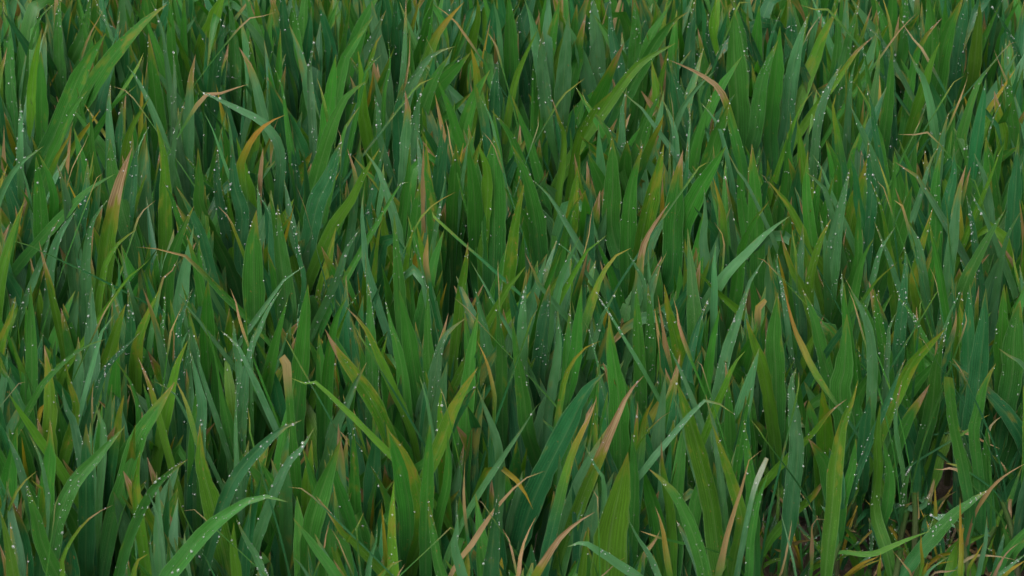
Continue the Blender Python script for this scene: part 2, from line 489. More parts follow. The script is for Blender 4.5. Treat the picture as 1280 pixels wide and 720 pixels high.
# ------------------------------------------------------------------ the leaves that can be told apart
TRACES = """
@0 0
gw 13 15,-20 45,220 60,440
gw 14 300,-30 290,160 310,500
g 5 285,5 200,90 150,250
l 15 210,140 175,320 160,520
g 16 203,250 205,430 205,720
gm 20 530,165 400,370 260,700|one leaning blade with a brown fleck halfway along its edge
gs 20 835,20 700,130 520,340|a broad leaning blade blotched yellow near its tip
bw 15 600,50 575,270 500,520
p 8 470,-10 540,130 590,300
d 7 520,40 470,140 430,220
g 18 742,165 765,380 800,720
p 9 750,-5 805,130 835,330
p 10 632,325 700,420 800,650
pt 13 978,270 955,420 945,720
l 22 1130,-60 1050,180 980,420
bw 14 1130,60 1090,300 1070,520
gw 13 1140,-20 1170,200 1180,430
pt 12 1195,235 1260,360 1310,560
d 8 1245,420 1110,465 985,525
pw 12 1000,455 1190,545 1320,620 1400,760
pw 13 552,420 545,560 560,760
g 9 445,535 460,650 465,760
bw 10 615,500 600,640 590,800
l 13 750,485 690,580 630,740
o 12 355,630 340,700 270,820|a short yellow leaf ending in a hooked orange tip|hooked orange tip
d 8 445,665 420,730 345,900
y 10 718,265 690,330 660,380
p 6 750,625 715,690 690,760
lm 17 780,610 815,740 830,900 830,1100
g 14 850,-40 860,200 870,300
pw 9 98,490 105,600 100,760
gw 16 455,-30 420,160 350,330
p 5 1010,545 1050,620 1090,720
p 7 1135,560 1150,650 1160,760
p 11 865,245 875,400 870,560
p 8 925,505 890,620 870,720
d 6 560,430 620,460 675,500
g 10 685,425 620,480 540,560
d 5 1385,58 1290,90 1195,140
g 16 720,-60 725,200 740,400
g 12 440,450 380,520 300,680
@320 0
g 15 105,165 60,320 10,520
ps 12 165,118 220,280 280,540 330,740
pw 9 293,190 275,280 265,370
g 9 85,325 130,430 150,560
o 11 145,575 60,615 -15,690 -70,800 -75,880|a rust-orange leaf tip bowed over like a hook|rust-orange hook
g 14 590,75 490,220 430,350
g 20 640,-60 560,60 500,220
pw 10 650,50 600,160 540,280
l 14 510,250 530,400 540,600
g 17 550,405 440,500 350,720
g 6 630,270 560,340 540,400
g 5 660,200 670,330 640,480
pt 8 750,-10 745,220 730,420
d 6 770,160 765,300 745,420
g 16 890,-20 840,160 790,330
d 8 885,20 980,90 1070,210
o 14 1040,10 950,110 885,225|a broad yellow-orange blade curving up behind a pale dry leaf
pw 15 995,232 880,275 790,400 750,520|a pale blade bent over level at its tip|level-bent pale blade
g 18 970,270 890,400 830,560
g 22 1075,260 990,350 880,470
y 9 885,390 820,420 780,460
g 12 905,395 960,520 1010,680
g 16 1170,350 1090,480 1030,700
y 12 1075,240 1100,350 1110,440
p 6 1120,480 1170,580 1200,700
g 13 1175,550 1250,640 1320,780
pt 14 745,450 760,560 750,700
b 18 735,415 710,550 720,720
pw 13 825,455 800,580 780,760
d 10 945,590 960,640 980,760
y 8 305,390 325,450 345,540
g 18 400,270 380,450 360,640
g 11 180,-20 200,150 230,330
b 16 310,-40 345,120 380,280
bw 18 130,-60 140,150 170,300
p 6 845,180 880,250 910,330
d 7 1150,150 1190,210 1210,260
p 8 1185,-10 1215,130 1225,280
l 14 1105,-10 1110,80 1075,220
d 6 1130,655 1170,700 1200,760
d 6 408,640 420,680 425,740
b 14 700,-60 690,150 690,380
p 6 1070,630 1065,720 1050,780
pw 8 590,470 610,560 620,700
l 9 630,170 605,210 590,260
g 10 520,530 460,620 430,700
bw 20 1210,300 1190,500 1180,800
g 18 1260,-40 1265,150 1270,330
@640 0
l 10 130,145 70,270 10,430
bw 16 20,-40 40,150 70,420
p 15 60,-10 110,120 140,300
pw 14 152,150 150,320 180,620
gs 18 240,-10 205,170 180,340
p 20 285,60 270,250 250,500
pw 18 400,-40 415,150 430,350
gt 16 370,70 335,220 320,330
bw 16 490,-20 500,150 530,330
gt 24 560,215 480,370 400,560|a very broad green blade scorched brown along one edge of its tip|scorched broad blade
l 14 820,215 680,290 560,410|a bright lime blade swung far out to one side|swung-out lime blade
g 16 800,0 740,110 680,230
g 14 880,60 790,120 680,280
gw 15 610,-20 620,130 610,350
y 5 365,390 290,450 220,530
l 11 495,460 400,570 320,740
g 12 0,480 40,590 90,720
pw 12 575,435 550,560 550,720
g 15 750,450 690,570 630,740
p 9 745,485 790,580 820,720
bw 9 772,280 810,380 850,500
gtt 13 785,300 920,360 1040,450 1100,620|a broad leaf whose tan withered end is bent sideways|sideways tan tip
p 7 1020,350 940,420 870,510 820,620
pw 5 885,510 890,620 880,730
bw 17 920,-20 890,200 870,450
l 14 1020,-20 1000,130 1010,280
bw 12 980,60 980,200 1040,400
gw 13 1100,-20 1150,180 1160,420 1160,640
g 12 1150,280 1090,370 1050,430
g 25 1110,50 1110,300 1130,600
gw 18 1330,200 1250,400 1205,700
y 8 350,460 370,510 390,540
g 9 420,570 460,620 490,700
d 5 130,570 130,640 115,680
d 4 790,460 800,520 805,570
p 6 940,510 1000,580 1060,720
g 18 1090,500 1050,600 1000,740
g 13 1000,470 970,580 930,740
p 7 550,455 620,520 670,570
y 14 760,570 730,650 690,720
o 10 1190,10 1150,10 1110,80
lt 8 200,490 230,590 260,720
@960 0
b 13 70,40 30,150 0,300
g 18 60,130 40,350 10,650
bw 16 100,-40 120,150 110,330
pw 18 200,75 150,230 110,430 90,650
d 5 275,65 230,120 200,170
l 16 350,40 280,170 220,330
g 12 330,0 350,150 340,300 310,500
gw 14 460,0 410,180 370,380
lt 10 530,180 440,260 380,350
pw 10 370,320 300,450 260,580 240,720|a narrow silvery blade rimmed with dew and bowed at the tip
p 9 440,290 410,420 400,600
p 14 410,520 450,620 500,740
g 11 440,420 500,520 540,640 570,760
b 9 490,430 520,520 530,600
bw 12 550,130 580,260 600,400
d 7 750,60 670,140 590,245|a dry pink-brown leaf crossing another dry leaf|crossed dry leaves
d 8 655,85 700,160 750,230 800,300
p 12 700,250 750,350 800,460
gt 11 870,90 790,180 730,320
l 12 860,210 820,300 790,400
g 26 980,-20 900,150 840,400 820,650|an extra broad deep green blade standing upright
gw 14 530,-20 570,80 600,200
y 8 570,-20 600,80 615,180
gw 15 690,-60 680,200 650,450
l 15 1060,0 1045,180 1020,400
g 10 1270,-20 1190,120 1140,280
bw 7 1110,20 1190,140 1270,330
g 14 1150,290 1060,400 1000,560 960,720
bw 17 1000,-50 970,150 940,380
o 6 990,375 930,410 880,490
d 6 1000,380 970,470 930,570
pw 9 1180,490 1130,580 1090,720
g 14 1200,350 1210,500 1230,720
p 9 905,560 885,640 870,740
d 8 650,672 720,680 830,690
d 8 755,600 750,625 740,650
l 7 230,450 170,530 130,620
g 9 110,560 115,650 100,740
y 12 340,470 320,560 340,640
g 16 620,230 610,420 580,680
b 16 1090,390 1070,550 1040,760
d 7 1240,210 1200,240 1170,260
y 9 165,25 240,50 330,80
pw 8 215,-20 250,60 280,130
p 6 490,130 540,170 580,220
g 20 800,-60 820,120 820,300
g 16 890,-60 890,150 880,330
@0 180
p 8 220,10 110,90 40,180 -10,300
p 5 75,30 120,150 150,280 160,370
l 13 130,265 75,420 30,580 0,720
g 12 195,50 250,180 270,330
p 14 285,100 330,250 350,450 360,650
g 13 575,150 470,210 370,300
d 5 515,145 485,190 460,230
ltt 20 662,15 600,180 550,400 510,720|a tall lime blade withered tan over its whole top third|tan-topped lime blade
bw 15 690,-10 660,180 640,400 640,600
pw 13 545,270 460,390 430,560 430,720|a silvery curved blade beaded with big drops along its edge|silvery dewy blade
pw 12 380,330 290,470 250,620 250,720
pw 8 300,370 240,470 215,560
l 9 690,420 610,480 560,540 520,640
l 6 755,570 680,640 600,720
p 8 605,500 620,600 650,740
d 9 780,280 720,330 685,385
d 9 680,515 770,520 850,555 940,570|a dead tan leaf lying level across the gap|level dead leaf
g 20 970,310 910,430 860,560 830,700
g 14 930,450 970,570 1020,800
p 7 990,490 1020,590 1050,720
g 8 815,180 860,270 890,370
b 13 880,210 930,290 1000,430 1030,540
bw 12 1090,20 1085,200 1120,400 1160,620
bw 16 1160,0 1170,200 1210,350 1200,600
g 26 1282,330 1270,480 1270,720|a wide bright green blade standing straight with a plain tip
lt 5 1090,310 1130,360 1160,400
pt 7 890,575 850,650 800,720
lt 10 195,485 215,580 250,720
o 6 80,540 110,530 130,500
g 18 180,60 200,250 210,450
bw 16 440,80 430,260 400,450
g 22 550,-30 560,140 590,250
g 18 990,20 1000,200 1010,330
@320 180
gw 22 108,300 110,450 140,720
p 7 0,220 40,300 80,380
bw 6 140,325 190,430 210,560 240,700
bw 20 430,-20 370,170 310,290 270,480 250,640
l 14 620,20 540,150 470,290 370,440 290,620 250,720|one long yellow-green blade slanting right across its neighbours|long slanting lime blade
p 14 540,30 610,130 660,260 700,400 720,560|a pale blade bowed outward to a thin needle tip|needle-tipped pale blade
g 16 690,350 700,500 720,720
p 10 540,220 530,330 540,470 560,640
pw 11 520,425 450,530 400,680
d 5 195,195 225,270 255,360
o 4 1000,240 910,290 800,410
p 6 940,130 945,200 930,260
g 16 940,430 900,560 860,720
l 13 790,410 760,540 750,700
p 6 790,460 820,570 840,660
g 24 1000,0 990,250 980,480 980,720
g 22 1060,0 1090,250 1100,480 1110,700
g 28 1190,-40 1190,250 1190,500 1180,720
l 13 1060,490 1050,600 1030,740
d 8 1210,575 1210,640 1215,720
p 5 1070,580 1110,650 1150,720
p 7 250,605 170,660 110,720
p 9 548,540 550,630 560,720
gs 15 850,-20 860,150 880,300
l 14 1110,0 1150,100 1160,200
g 14 770,0 760,150 740,250
pt 11 455,20 480,100 500,220
bw 14 640,0 610,150 570,320
ls 12 640,330 610,480 590,700
y 10 880,340 910,380 940,410
d 12 860,450 850,560 850,620
g 8 765,190 720,220 690,250
@640 180
g 22 0,5 60,150 110,350 150,660
p 8 95,175 170,240 250,355
l 15 60,200 20,380 0,520
ls 18 330,110 310,270 280,480
g 9 375,225 310,310 270,420
d 4 405,310 385,420 365,530
l 9 475,455 420,500 360,560
g 22 500,-40 505,200 500,430
g 22 575,-20 550,200 530,400
g 20 655,0 600,200 580,430
ls 26 760,0 720,170 660,400
gt 22 855,30 830,200 810,420 800,650
g 22 1070,10 1000,130 920,260 860,400 840,500|a bright broad blade slanting up and clear of rust flecks
o 7 980,90 930,130 895,170
p 6 1075,35 1130,140 1185,220
pt 14 1060,130 1090,280 1110,450 1120,560
o 12 1005,165 1040,280 1060,380
d 9 1010,390 1050,450 1060,520
p 13 960,210 970,380 960,530
g 14 1290,280 1210,380 1150,500 1140,560
p 14 1390,360 1285,435 1180,540 1080,640 1010,740|a long grey-green blade sweeping sideways to a whip tip|whip-tipped grey blade
p 10 1020,490 1010,590 1010,680
l 10 870,570 930,630 1000,710
ptt 13 790,290 720,390 660,500 640,620
ys 14 595,520 510,565 460,640 425,720|a yellow blotched leaf folded over at a pale tip|folded yellow leaf
p 10 570,530 620,620 660,720
p 9 682,520 680,620 690,720
p 9 775,540 730,620 690,700
p 14 340,460 290,560 230,720
p 7 220,490 300,550 350,620 420,720
pt 7 65,545 110,640 150,720
l 10 70,610 30,660 -20,720
g 12 250,530 210,620 170,720
d 5 1240,150 1265,180 1290,210
d 5 1225,570 1260,590 1300,620
p 7 1270,560 1220,640 1180,720
bw 12 880,-20 870,100 860,200
g 14 1130,0 1140,150 1150,300
g 18 1200,0 1210,150 1220,300
@960 180
ls 14 0,185 90,290 140,380 180,480|a yellowing blade leaning back with an orange point|orange-pointed blade
lt 10 60,430 90,540 130,650 170,720
y 9 120,420 130,500 140,560
pw 15 175,400 165,540 150,680
l 12 315,375 260,490 220,640 210,720
p 9 258,340 275,430 290,540
pw 18 410,120 375,260 340,430 320,600 310,720|a tall blade with large clear drops hanging near its tip
g 12 455,270 450,430 440,640
b 12 410,50 440,180 450,300
bw 14 500,-20 510,150 520,260
y 6 545,60 580,160 610,270
g 14 625,50 630,200 600,420
l 12 510,180 545,270 570,360
d 8 545,185 575,230 600,280
g 20 720,210 680,370 630,520 590,600
p 9 640,410 560,530 520,680
o 9 650,590 590,640 530,700|a low leaf with a bright orange end|orange-ended low leaf
bw 14 680,500 690,600 680,720
ls 12 825,320 780,470 740,640 730,720
g 12 805,390 840,540 870,700
d 5 800,600 830,660 845,710
pt 8 635,90 710,140 770,200
pw 9 855,10 810,90 780,200 750,300
g 18 870,20 840,200 840,400
pt 14 990,105 950,260 930,450 910,600 900,720
bw 10 990,250 1020,400 1040,560
p 14 1030,45 1090,190 1110,400 1130,600
p 8 1010,235 1050,310 1100,400
g 16 1185,330 1100,470 1020,620 980,720
p 12 1275,320 1200,450 1160,600 1140,720
y 6 1010,170 1030,200 1050,230
b 20 1250,0 1240,200 1230,330
y 9 880,250 890,310 900,360
p 9 530,385 570,480 600,560
p 8 220,50 270,130 310,240
p 9 190,140 250,190 300,270
g 14 295,-20 340,100 345,230
pw 9 365,630 375,720 370,760
d 5 380,660 410,720 430,760
pw 7 50,530 45,620 70,720
d 10 630,280 660,320 690,370
p 12 700,390 740,470 760,540
y 8 1225,540 1230,590 1240,640
l 7 1180,0 1145,70 1120,150
d 6 0,600 20,625 40,645
g 12 530,470 480,560 440,720
g 16 200,30 190,200 210,420
b 18 930,0 930,160 900,300
g 18 1090,-40 1110,130 1120,250
@0 360
g 16 152,-20 155,200 160,430 155,660|a straight even-coloured blade narrow as a ribbon
ls 15 80,40 40,180 0,300
lt 16 220,285 245,420 255,600 250,720
p 12 310,495 330,600 380,720
ls 13 320,350 345,470 380,620
pw 19 460,-20 455,150 460,350 450,540
p 7 580,120 530,190 500,250
l 16 628,80 580,220 530,380
g 8 530,255 420,295 330,360 260,430 190,520|a thin blade bowing low over paler leaves
bw 13 708,215 600,320 520,420 470,560 420,740|a slim dewy blue-green blade arching out with a drop at its bend|dewy arching blade
ls 15 800,0 740,140 690,300
bw 16 640,0 655,150 660,400
pt 13 715,0 760,130 800,280
gw 8 825,20 820,150 810,300
d 9 908,95 880,160 850,240
bw 13 965,0 920,110 890,260
p 6 885,10 940,100 1000,170
g 22 1040,-40 1030,150 1040,350
d 9 1150,0 1190,100 1220,230
pw 9 1165,150 1180,300 1200,420
g 13 1000,140 1060,270 1090,400 1120,560 1150,720
p 7 955,210 990,300 1005,420
pw 13 950,310 980,450 1010,600 1000,720
y 10 880,465 920,550 960,680
y 12 620,535 600,620 590,690
lt 9 690,345 740,470 770,570
g 10 580,365 650,460 690,560 700,660
p 5 770,465 850,510 890,560
d 7 130,470 90,500 50,530
p 14 0,385 60,480 100,580
l 13 40,520 100,620 170,720
d 6 600,0 540,90 490,190
d 9 465,475 460,560 460,620
p 10 480,580 500,650 520,740
g 15 1230,100 1225,300 1220,520
p 8 1180,490 1180,600 1180,720
p 8 1100,210 1160,260 1210,330
pw 13 1290,200 1260,280 1230,450
l 14 940,260 900,350 870,450
y 7 1240,600 1250,680 1255,740
@320 360
pw 10 130,0 60,110 10,230 -30,330
g 14 160,50 120,200 80,370 40,600
g 24 260,-20 250,200 230,420 200,680
g 16 460,32 395,160 360,350 345,540 345,760|a blade that narrows to a twisted bowed whip
lst 18 345,205 400,310 490,430 590,580 650,720|a long straw-green blade leaning back with a split brown tip|split-tipped straw blade
p 12 555,370 500,470 450,590 390,720
lt 13 450,95 540,190 600,310 650,430 770,720
y 7 485,175 520,240 550,290
g 15 645,55 680,200 730,400 750,600
g 20 715,10 760,200 790,400 830,650
g 17 860,-20 860,200 870,400 900,600
pw 15 1050,150 960,220 920,300 900,420|a leaf shining white where rain has pooled on it
d 9 985,45 1050,100 1100,160
p 14 1095,0 1140,200 1160,350
o 8 1105,265 1150,360 1180,480 1190,600
ls 15 1110,395 1040,510 970,650 940,740
p 15 1105,498 1150,620 1200,760 1215,900 1210,1040|a pale matt grey-green blade turned with its underside out|matt grey blade
p 7 815,435 850,540 870,640
dc 19 130,342 165,352 150,400 158,460|a dead pinkish leaf folded over flat at the top|folded pinkish leaf
o 5 140,240 170,290 195,340
l 7 160,445 240,480 320,490
ls 14 930,500 920,600 930,720
g 16 1200,80 1230,300 1230,600
g 18 1110,130 1080,300 1060,500 1050,720
d 6 915,490 935,540 950,580
gw 17 560,-30 570,150 580,400
l 9 530,0 480,70 430,160
@640 360
g 18 0,150 30,350 60,550 80,720
pw 14 70,-20 55,120 50,320 60,480
bw 20 190,-20 165,200 140,400 120,560
p 12 230,110 230,300 200,480 170,720
y 8 440,265 350,310 280,410 250,520|a narrow yellow leaf bent over like a sickle|yellow sickle leaf
b 26 465,425 380,510 290,690 180,900 90,1100 30,1300|a long wide blue-green blade with a pale smooth tip leaning out|long blue-green blade
ltt 17 660,437 580,530 500,700 420,880 330,1100|a lime blade bowed outward to a tan burnt tip|tan-tipped bowed blade
ot 14 425,545 390,640 340,740 280,900|an upright leaf turned orange-brown over its upper half|orange-brown upright leaf
g 24 485,125 500,300 530,500 540,720
pw 5 410,0 440,60 470,100
p 8 530,0 480,90 440,180
g 15 620,-20 630,200 640,420
gw 16 680,-20 690,200 680,430 670,560
ls 17 760,-20 790,150 830,300
d 9 805,45 830,130 860,260
bw 17 985,50 930,180 890,330 870,450
pw 17 1185,0 1130,160 1070,350 1030,560|a long straight blade frosted with fine drops all along
g 13 1040,100 1000,260 980,400
l 15 1170,150 1210,270 1260,420
l 9 1165,315 1120,370 1090,430
l 24 820,460 870,600 930,800 1000,1080 1040,1400|a big yellow-ribbed blade, wide and tapering evenly to a point|yellow-ribbed wide blade
p 10 780,285 840,410 900,560 950,700
p 9 805,545 840,620 870,740
y 14 710,550 670,630 650,720
lt 8 800,612 730,660 650,750 590,870 560,1000
lt 10 630,565 625,650 620,740 620,980
p 9 1112,632 1050,590 920,600
p 10 968,530 990,620 1020,740
g 10 1195,500 1170,610 1150,720
o 6 1190,655 1230,700 1260,750
dc 12 1270,60 1240,90 1230,150
d 6 920,360 945,400 965,440
p 7 160,560 120,600 90,640
g 18 350,-20 330,200 300,430
p 6 355,160 380,210 400,260
y 8 130,100 95,160 80,210
gw 14 290,100 270,300 260,500
@960 360
pw 8 40,40 20,150 0,300
g 22 50,20 30,250 40,450 40,720
o 9 80,0 130,200 190,330 250,450
g 16 170,0 230,160 270,330 300,430
p 14 410,0 480,130 515,260 525,430 515,600 500,720|a tall pale blade curved like a bow beside a brown streak|pale bow-shaped blade
d 7 400,0 435,90 465,200
g 26 395,130 390,280 380,420 360,540
g 18 380,-30 385,100 400,200
pw 18 142,398 120,480 140,640 150,800 130,1000|a silver-grey blade thick with drops at its nodding tip|nodding silver blade
ls 18 450,460 420,560 370,690 340,860 320,1100|a blunt upright blade speckled yellow towards the top|speckled blunt blade
lt 10 395,555 320,610 260,680 210,740
y 8 155,420 150,480 140,560
gc 15 905,445 915,580 935,720 980,920 1010,1120|a strap-like green blade cut off square at the top|square-cut blade
g 13 1140,375 1080,490 1050,620 1030,720
y 6 1110,632 1040,670 990,720
ls 16 890,200 800,290 730,360 670,470
pw 5 970,0 920,110 880,230
g 18 880,230 840,400 820,600
pt 6 670,460 650,560 640,700
bw 8 690,350 650,430 620,510
d 9 920,350 950,390 975,430
d 12 940,100 940,150 935,190
d 9 985,115 985,160 975,220
p 9 1150,300 1220,350 1290,400
b 24 1090,0 1080,200 1060,400
b 20 1010,-20 1000,200 1000,400
gw 8 640,0 670,80 730,150
p 7 650,110 605,200 600,300
g 26 1260,60 1230,250 1220,450
l 14 560,580 540,760 545,900 530,1120
b 16 510,540 480,740 470,1000 460,1300
d 10 1170,640 1120,680 1100,740
y 8 850,15 830,45 815,70
o 8 770,60 755,90 760,120
d 5 740,240 780,270 800,300
g 14 530,0 560,200 600,400 600,520
g 18 1180,-20 1170,200 1160,420
@0 540
l 20 0,390 40,550 70,720
p 12 30,0 90,150 130,300
y 7 185,195 110,260 50,370
y 12 155,240 200,280 210,340
g 24 130,260 180,420 230,600
d 9 295,310 275,370 270,440
gw 20 625,-30 500,110 370,260 290,440 240,720|a long dewy blade swept out sideways and wide at the middle|swept-out dewy blade
g 20 875,-250 780,-110 690,30 620,260 560,450 510,720|a bright smooth blade slanting up over several leaves
gw 14 940,135 830,210 740,310 660,470 600,660|a slender blade bowed out with drops down its lower edge
lt 6 565,365 460,420 370,520 310,640 310,740
gw 18 1440,350 1385,330 1290,325 1180,380 1040,490 900,650 800,800|a wide blade arching right over with its shiny back up|shiny arching blade
d 4 915,395 970,400 1030,440
p 6 715,250 770,370 800,500 820,700
p 9 760,490 750,560 770,720
o 14 740,610 690,640 670,700
pw 9 1180,430 1230,540 1290,640
l 14 1170,450 1170,600 1190,720
p 8 140,0 200,120 230,260 240,350
g 18 250,-60 250,100 230,350
l 13 700,90 680,250 690,400
ls 24 1000,-40 1010,160 1060,350
y 6 885,260 900,330 910,390
b 20 430,-40 430,250 430,500 430,720
bw 14 1510,-60 1400,-10 1280,100 1180,220 1100,400 1020,680|a dark blue-green blade flaring out to a thin bent tip
@320 540
pm 17 170,-20 140,140 145,350 150,720
pw 14 290,-20 230,80 140,200
g 22 430,20 370,180 310,350 270,500
g 15 355,65 400,230 470,440 530,640 550,720
lt 13 300,320 380,420 440,510 540,600
g 18 185,430 260,530 340,640 410,740|a short broad blade leaning back low by the ground
p 9 180,620 230,670 270,740
d 9 160,275 230,300 285,325
d 7 375,480 420,560 450,640
d 7 370,440 350,510 335,590
gm 15 485,-30 490,180 495,400 520,560
ls 18 665,-5 740,100 800,250 830,480
g 26 650,-40 730,200 770,430 770,720
d 8 1045,140 1040,280 1045,420
d 7 995,490 960,500 930,520
d 8 1445,195 1350,230 1270,300 1180,410 1090,540 960,740|one long bare straw-coloured leaf standing out in front|long straw leaf
d 4 1115,340 1145,380 1170,410
p 8 605,450 600,540 560,690
bw 24 1215,300 1190,480 1170,740
d 8 1230,480 1270,550 1290,640
y 9 540,400 510,470 505,500
l 11 730,640 680,670 640,700
d 9 745,660 720,700 700,740
g 16 870,-40 860,200 850,500 850,740
g 16 960,0 960,250 900,500 900,740
g 14 860,330 890,520 930,720
p 12 1010,400 1000,520 1000,620
ls 14 690,240 680,420 680,600
@640 540
l 38 580,100 530,320 490,520 470,760|the widest bright lime blade, held flat and pointed|widest lime blade
ltt 15 415,400 330,450 240,530 180,620 120,720|a low lime blade with a dry brown tip pointing out
d 9 125,415 80,500 45,600 25,740
g 16 685,185 790,280 860,400 930,580 970,760|a green blade bending back to a fine pale tip
lt 15 745,40 750,200 780,380 790,560
ot 9 715,370 750,470 770,600 790,720
p 8 570,410 620,520 680,610 730,720
d 10 1250,90 1190,130 1150,280 1100,430 1050,620|a tall rust-brown dead leaf with a hooked top|rust-brown hooked leaf
pcz 8 1275,130 1220,260 1180,420 1150,580 1120,740|a narrow blade bleached white at the tip|white-tipped blade
g 10 1285,200 1230,350 1190,560 1180,740
ls 15 1000,-40 1060,130 1120,320 1150,450
g 16 1160,-60 1180,120 1200,300
d 4 570,625 500,670 440,730
y 5 705,610 730,680 750,740
l 9 650,610 640,670 620,740
l 5 1150,540 1090,620 1020,720
p 11 275,575 330,570 385,565
d 10 640,495 690,510 740,530
d 12 740,490 710,560 670,600
g 16 600,0 615,200 610,400 590,700
d 6 405,290 425,330 430,380
p 7 360,60 420,180 460,280
@960 540
lt 10 290,230 210,325 120,410
d 8 290,438 225,450 218,610|a pink-brown dead leaf snapped over like an upside-down L|snapped pink-brown leaf
p 6 260,360 310,430 340,520 350,620
pt 8 440,500 350,550 260,640 200,720
d 5 120,440 100,560 60,720
*p 4 55,380 90,500 140,720
g 13 440,30 420,180 380,350 350,600
l 14 445,150 420,300 370,480 340,720
g 14 572,30 605,200 600,350 575,500 560,700
gw 8 730,130 690,240 670,400 655,530
pt 7 815,295 760,380 700,480 640,640
pt 8 805,360 730,450 700,560 690,640
l 6 810,495 680,545 520,610 400,680 340,740|a thin bright blade lying out level over shorter leaves
gw 16 1100,290 960,390 830,520 720,650 660,740|a dewy blade reaching out under a crooked brown stalk
d 6 1300,150 1190,215 1100,300 1030,420 995,560 985,680|a crooked red-brown dry stalk leaning out over the gap|crooked red-brown stalk
pw 13 810,415 850,520 920,620 1000,720
*y 6 960,325 965,480 970,600 965,740
*p 6 1095,420 1085,560 1050,720
g 18 930,-40 980,180 1030,380
g 12 1095,-40 1090,150 1100,300
d 8 830,185 890,190 950,195
y 5 885,155 930,165 970,180
dc 10 1215,335 1210,380 1205,430
d 4 1150,130 1170,160 1190,200
*y 5 765,505 765,580 770,680
*o 8 800,645 785,690 770,730
*y 7 565,600 560,660 560,740
*d 4 620,590 670,650 720,730
*p 4 900,625 840,665 790,720
*d 5 1240,640 1120,620 990,640
*d 5 1260,550 1190,610 1130,720
*y 5 1080,550 1040,620 1000,700
*d 5 950,690 880,700 820,715
*y 6 1290,640 1200,700 1150,760
*p 5 1290,610 1200,680 1130,740
d 7 1160,85 1060,40 960,0
d 6 750,290 750,370 740,440
"""

def parse():
    res, ox, oy = [], 0, 0
    for ln in TRACES.strip().splitlines():
        if ln[0] == '@':
            ox, oy = map(int, ln[1:].split()); continue
        note = short = None
        if '|' in ln:
            ln, note, short = (ln.split('|') + [None])[:3]
        tok = ln.split()
        code = tok[0]
        weed = code[0] == '*'
        if weed: code = code[1:]
        pts = [tuple(float(q) for q in s.split(',')) for s in tok[2:]]
        pts = [(ox + x / 4.0, oy + y / 4.0) for x, y in pts]
        res.append(dict(code=code[0], flags=code[1:], w=float(tok[1]), pts=pts, note=note, short=short, weed=weed))
    return res

def place(tr):
    """give a leaf its distance and its real size: tip at canopy height, the rest on its own leaning plane"""
    (tx, ty) = tr['pts'][0]
    small = tr['code'] in 'dyo' and tr['w'] < 11 and not tr['note']
    h = random.gauss(0.205, 0.007) - (-0.004 if small else 0)
    drop = max(p[1] for p in tr['pts']) - ty
    need = drop * 0.00056 / math.cos(DEP) + 0.03
    h = max(h, need) + (0.012 if tr['note'] else 0)
    margin = -0.045 if tr['weed'] else -0.03 if tr['note'] else random.uniform(0.012, 0.05)
    # not in front of the crop's edge
    for _ in range(30):
        p = at_height(tx, ty, h)
        if p[1] >= field_front(p[0]) + margin or h < 0.03:
            break
        h -= 0.006
    h = max(h, 0.03)
    tip = at_height(tx, ty, h)
    s = random.uniform(-0.18, 0.22)
    if small: s = -0.5
    if tr['weed']: s = random.uniform(-0.4, 0.2)
    P = [at_plane(x, y, tip, s) for x, y in tr['pts']]
    last, prev = P[-1], P[-2]
    d = last - prev
    dz = max(-d[2], 0.15 * np.linalg.norm(d), 1e-4)
    rest = max(last[2] - 0.012, 0.0)
    k = 0.45 * rest
    bx = last[0] + np.clip(d[0] / dz, -1.2, 1.2) * k
    by = last[1] + np.clip(d[1] / dz, -0.5, 0.5) * k + (0.02 if small else 0)
    by = max(by, field_front(bx) + min(margin, 0.01))
    tr.update(P=P, tip=tip, h=h, base=np.array([bx, by, 0.0]), small=small,
              width=tr['w'] * (np.linalg.norm(tip - CAM) / FPX) * (0.74 if tr['code'] == 'd' else 1.06))

traces = parse()
for t_ in traces:
    place(t_)

# leaves that spring from one foot make one plant
plants = []
def new_plant(b, kind):
    p = dict(base=b.copy(), leaves=[], kind=kind, note=None)
    plants.append(p)
    return p
for t_ in sorted(traces, key=lambda q: (q['note'] is None, q['small'], -q['w'])):
    kind = 'grass' if t_['weed'] else 'wheat'
    best, bd = None, (0.034 if t_['small'] else 0.026) if kind == 'wheat' else 0.05
    if not t_['note']:
        for p in plants:
            if p['kind'] != kind or len(p['leaves']) >= (5 if kind == 'wheat' else 8):
                continue
            dd = np.linalg.norm(p['base'] - t_['base'])
            if dd < bd:
                best, bd = p, dd
    if best is None:
        best = new_plant(t_['base'], kind)
        if t_['note']: best['note'], best['short'] = t_['note'], t_['short']
    best['leaves'].append(t_)

# thin weedy grass along the outer edge
for k in range(26):
    px, py = random.uniform(930, 1290), random.uniform(692, 745)
    if k < 6: px = random.uniform(1080, 1285)
    foot = at_height(px, py, 0.0)
    g = new_plant(foot, 'grass')
    for _ in range(random.randint(4, 9)):
        az, hh = random.uniform(0, 6.28), random.uniform(0.018, 0.055)
        out_ = random.uniform(0.2, 1.1) * hh
        d = np.array([math.cos(az), math.sin(az) * 0.8, 0])
        P = [foot + d * out_ + np.array([0, 0, hh]), foot + d * out_ * 0.55 + np.array([0, 0, hh * 0.72]), foot + d * out_ * 0.15 + np.array([0, 0, hh * 0.3])]
        g['leaves'].append(dict(code=random.choice('ggllyydp'), flags='', w=4.0, P=P, tip=P[0], h=hh, base=foot, small=False,
                                width=random.uniform(0.0014, 0.0028), note=None, weed=True, pts=[]))

